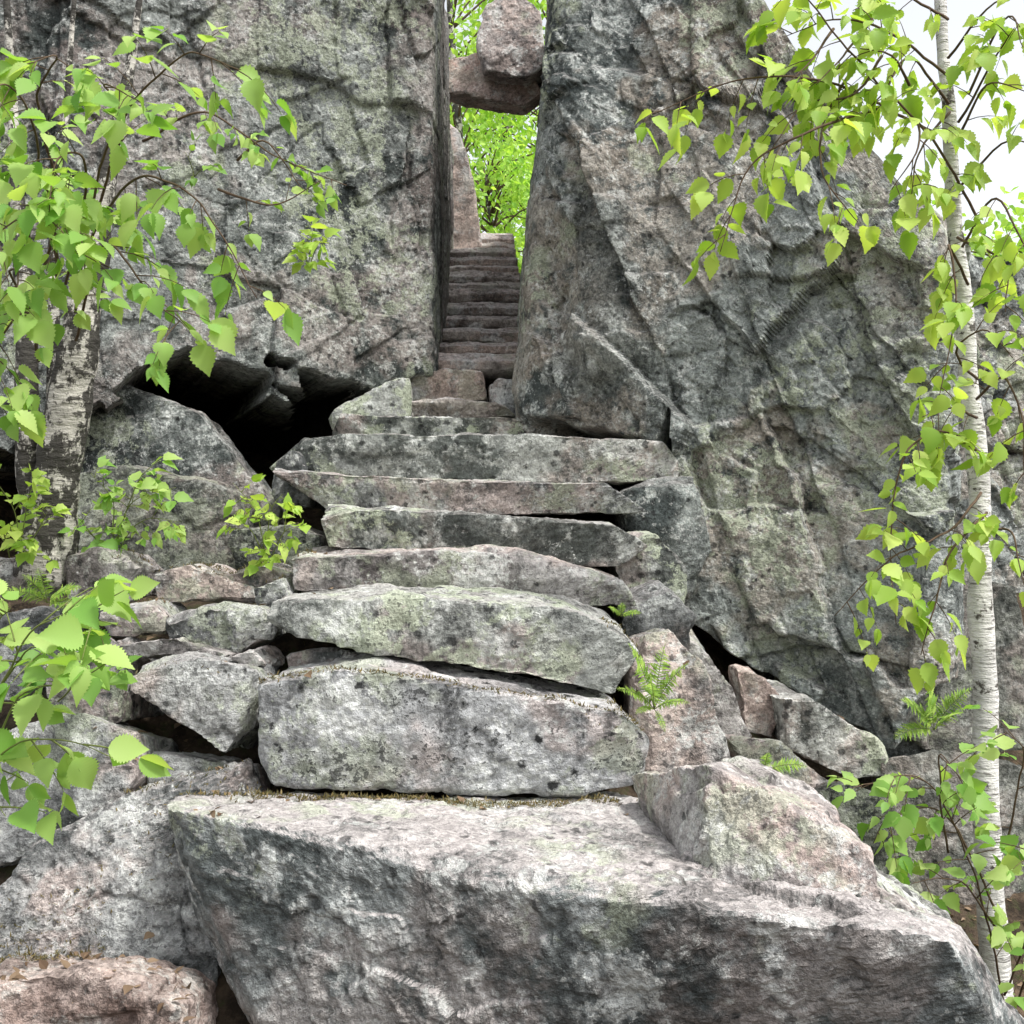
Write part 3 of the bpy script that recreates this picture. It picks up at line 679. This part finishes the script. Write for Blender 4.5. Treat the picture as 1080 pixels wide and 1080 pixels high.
for lab, br, lf, mt, sd in [
  ('bright yellow-green sapling at the left edge under the birch', [[(20,590,3.9),(15,540,3.85),(-10,500,3.8)], [(20,590,3.9),(30,530,3.8),(45,500,3.75)], [(20,590,3.9),(40,560,3.8),(50,540,3.75)], [(10,590,3.9),(0,550,3.8),(-10,560,3.7)]], .06, 'leafy', 21),
  ('green sapling in front of the dark boulder', [[(120,590,4.2),(120,530,4.1),(95,500,4.05)], [(120,590,4.2),(140,530,4.1),(185,515,4.0)], [(120,590,4.2),(150,550,4.1),(190,550,4.0)], [(120,590,4.2),(95,560,4.1),(80,545,4.0)], [(120,590,4.2),(140,520,4.1),(150,500,4.0)]], .062, 'leaf', 22),
  ('bright sapling left of the narrow upper steps', [[(280,600,4.1),(270,540,4.0),(245,510,4.0)], [(280,600,4.1),(285,540,4.0),(300,520,4.0)], [(280,600,4.1),(300,560,4.0),(322,555,4.0)], [(280,600,4.1),(265,560,4.0),(250,560,4.0)]], .058, 'leafy', 23),
  ('small leafy plant clinging to the left cliff face', [[(325,285,5.45),(320,255,5.35),(312,240,5.3)], [(325,285,5.45),(335,260,5.35),(345,250,5.3)], [(325,285,5.45),(328,265,5.35),(330,245,5.3)]], .09, 'leafy', 24),
  ('tiny tuft of leaves high on the left cliff', [[(205,185,5.2),(200,170,5.1),(195,160,5.1)],[(205,185,5.2),(212,178,5.1),(218,175,5.1)]], .05, 'leafd', 25),
  ('low green seedling against the boulder behind the foreground leaves', [[(60,720,3.1),(75,690,3.0),(110,690,3.0)], [(60,720,3.1),(50,700,3.0),(40,710,3.0)], [(60,740,3.1),(90,715,3.0),(120,725,3.0)]], .07, 'leafd', 26),
  ]:
    plant('sapling', lab, 'sapling', [], br, 18, .09, lf, .035, M[mt], .35, 8, .08, seed=sd, bmat=M['stem'], rad=.003, crown='leaves')
def fern(base, fr, label, seed, sc=.24):
    r = np.random.default_rng(seed); b = W(*base)
    t = thing('fern', b, label, 'fern')
    for (dx, dy, dz, L) in fr:
        d = np.array([dx, dy, dz], float); d /= np.linalg.norm(d)
        q = [b]; m = 24
        for j in range(m):
            d = d+np.array([0, 0, -.035]); d /= np.linalg.norm(d); q.append(q[-1]+d*L/m)
        q = np.array(q); P, D, N, S = [], [], [], []
        for j in range(3, m+1):
            tt = q[j]-q[j-1]; tt /= np.linalg.norm(tt); s_ = np.cross(tt, [0, -.6, .8]); s_ /= np.linalg.norm(s_)
            for sg in (-1, 1):
                P.append(q[j]); D.append(s_*sg+tt*.45+r.normal(0, .10, 3)); N.append(np.array([0, -.6, .8])+r.normal(0, .2, 3)); S.append(L*sc*math.sin(math.pi*(.12+.86*j/(m+1))))
        V, F = leaf_batch(np.array(P), np.array(D), np.array(N), np.array(S), 10, .10, .35, r, 0)
        obj('frond', V, clean_faces(F), M['fern'], t)
        mb = MB(); mb.tube(q, np.linspace(.0015, .0006, len(q)), 4); V, F = mb.arr()
        obj('stem', V, F, M['stem'], t, True)
fern((690,748,3.16), [(-.25,-.3,1,.26), (.05,-.3,1,.24), (.3,-.3,.9,.20), (-.6,-.4,.8,.17), (-.1,-.5,.7,.18), (.5,-.4,.5,.13), (-.4,-.5,.3,.11), (.2,-.5,-.2,.09)], 'fern in the crack right of the tilted block', 31, .17)
fern((655,650,3.6), [(-.4,-.3,.6,.07), (.5,-.3,.4,.08), (0,-.4,.8,.07)], 'small fern sprig above the crack fern', 32)
fern((806,814,2.85), [(-.7,-.2,.5,.11), (.7,-.2,.5,.12), (0,-.3,.7,.08)], 'little fern on top of the pale-topped block', 33)
fern((50,636,3.75), [(-.7,-.2,.6,.16), (.7,-.2,.7,.16), (0,-.3,.9,.15), (.9,-.3,.3,.15), (-.3,-.3,.9,.14)], 'pale fern at the left in front of the pinkish rock', 34)
fern((985,770,4.1), [(-.5,-.3,.8,.24), (.3,-.3,.9,.24), (-.8,-.3,.3,.2), (.1,-.4,.5,.2), (-.2,-.3,1,.26)], 'shaded fern left of the white trunk', 35)

def bg_tree(x, y, z0, h, rad, N, lsz, seed, label, name='tree', mat='leafbg', low=.1):
    r = np.random.default_rng(seed)
    t = thing(name, (x, y, z0), label, 'tree')
    mb = MB(); c = curve(np.array([(x, y, z0-.3), (x+.1, y, z0+h*.35), (x-.05, y+.1, z0+h*.7), (x, y, z0+h)]), 16)
    mb.tube(c, np.linspace(.10, .02, 16)*min(1, h/5), 8)
    obj('trunk', *mb.arr(), M['barkold'], t, True)
    K = 46; cl = []
    lb = MB()
    for k in range(K):
        a = r.uniform(0, 2*math.pi); f = r.uniform(low, 1); rr = rad*math.sqrt(max(.05, 1-(2*f-1)**2*.8))*r.uniform(.3, 1)
        p = np.array([x+math.cos(a)*rr, y+math.sin(a)*rr, z0+h*f]); cl.append(p)
        i = int(min(15, f*12)); lb.tube(curve(np.array([c[i], (c[i]+p)/2+[0, 0, .1], p]), 6), np.linspace(.02, .006, 6), 4)
    obj('limbs', *lb.arr(), M['twig'], t, True)
    cl = np.array(cl); idx = r.integers(0, K, N)
    P = cl[idx]+r.normal(0, 1, (N, 3))*np.array([.3, .3, .22])*rad/1.6
    D = np.stack([r.normal(0, .7, N), r.normal(0, .7, N), -.5+r.normal(0, .5, N)], 1)
    Nn = np.stack([r.normal(0, .6, N), -.4+r.normal(0, .6, N), .8+r.normal(0, .5, N)], 1)
    V, F = leaf_batch(P, D, Nn, r.uniform(.7, 1.2, N)*lsz, 4, .36, 0, r)
    obj('crown', V, clean_faces(F), M[mat], t)
bg_tree(-.9, 15.5, 4.5, 7, 1.7, 4500, .11, 51, 'sunlit green tree seen through the cleft, left of the lodged boulder')
bg_tree(.7, 17.0, 4.6, 8, 2.0, 4500, .12, 52, 'sunlit green tree seen through the cleft under the lintel stone')
bg_tree(-.3, 14.0, 4.4, 2.2, .9, 1500, .09, 53, 'low leafy bush at the top of the cleft steps', 'bush')
bg_tree(-.2, 20.0, 4.7, 10, 2.6, 4000, .14, 54, 'taller pale green tree farther behind the cleft')
bg_tree(6.2, 12.0, 3.4, 1.5, 1.6, 2500, .12, 55, 'green bush behind the low right end of the cliff', 'bush')

def scatter(name, label, n, regions, size, mat, seed, wf=.34, stand=.1, on=.10, nmin=.45):
    r = np.random.default_rng(seed); P = []
    bpy.context.view_layer.update()
    dg = bpy.context.evaluated_depsgraph_get()
    for (x0, x1, y0, y1, w) in regions:
        for _ in range(int(n*w)):
            x = r.uniform(x0, x1); y = r.uniform(y0, y1)
            top = terrain_h(np.array([x]), np.array([y]))[0]+.75
            hit, loc, nor, _i, ob, _m = bpy.context.scene.ray_cast(dg, Vector((x, y, top)), Vector((0, 0, -1)))
            if hit and nor.z > nmin and (ob.name.startswith('ground') or r.uniform() < on): P.append((loc.x, loc.y, loc.z+.004))
    P = np.array(P); N = len(P)
    D = np.stack([r.normal(0, 1, N), r.normal(0, 1, N), r.normal(0, .3, N)+stand], 1)
    Nn = np.stack([r.normal(0, .3, N), r.normal(0, .3, N), np.ones(N)], 1)
    V, F = leaf_batch(P, D, Nn, r.uniform(.5, 1.2, N)*size, 5, wf, 0, r, 0)
    tag(obj(name, V, clean_faces(F), mat), label, name.replace('_', ' '), None, 'stuff')
scatter('moss', 'brown-green moss tufts in the joints of the lower stones', 3000, [(-.78,.32,3.02,3.14,1.0), (-1.2,-.72,2.95,3.2,.2), (.3,.62,3.1,3.5,.3), (-1.6,-.8,3.9,4.3,.5), (-1.5,-1.15,2.78,2.95,.4)], .017, M['moss'], 72, .12, 1.0, .8, .3)
scatter('leaf_litter', 'dry brown leaves caught between the rocks', 1800, [(-2.2,-.6,1.9,4.2,.8), (-1.3,-.75,2.2,2.8,.7), (-.7,.5,2.95,3.14,.15), (.6,2.2,2.9,4.4,.4)], .035, M['litter'], 71)
print('leaves', cnt)

# ---------------------------------------------------------------- light, sky, camera
el, az = math.radians(60), math.radians(127)
w = bpy.data.worlds.new('World'); bpy.context.scene.world = w; w.use_nodes = True
nt = w.node_tree; bg = nt.nodes['Background']
sk = nt.nodes.new('ShaderNodeTexSky'); sk.sky_type = 'NISHITA'; sk.sun_disc = False; sk.sun_elevation = el; sk.sun_rotation = az
sk.dust_density = 3; sk.air_density = 1.2
hs = nt.nodes.new('ShaderNodeHueSaturation'); hs.inputs['Saturation'].default_value = .20; hs.inputs['Value'].default_value = 1.9
nt.links.new(sk.outputs[0], hs.inputs['Color']); nt.links.new(hs.outputs[0], bg.inputs[0]); bg.inputs[1].default_value = .15
sd = bpy.data.lights.new('sun', 'SUN'); sd.energy = 3.2; sd.angle = math.radians(5); sd.color = (1, .97, .92)
so = bpy.data.objects.new('sun', sd); C.objects.link(so)
dv = Vector((math.sin(az)*math.cos(el), math.cos(az)*math.cos(el), math.sin(el)))
so.rotation_euler = dv.to_track_quat('Z', 'Y').to_euler(); so.location = dv*30
cd = bpy.data.cameras.new('camera'); cd.lens = 36; cd.sensor_width = 36; cd.clip_end = 1000; cd.clip_start = .05
co = bpy.data.objects.new('camera', cd); C.objects.link(co); co.location = (0, 0, ZC); co.rotation_euler = (math.radians(90), 0, 0)
sc = bpy.context.scene; sc.camera = co
sc.view_settings.view_transform = 'Standard'; sc.view_settings.look = 'None'; sc.view_settings.exposure = 0
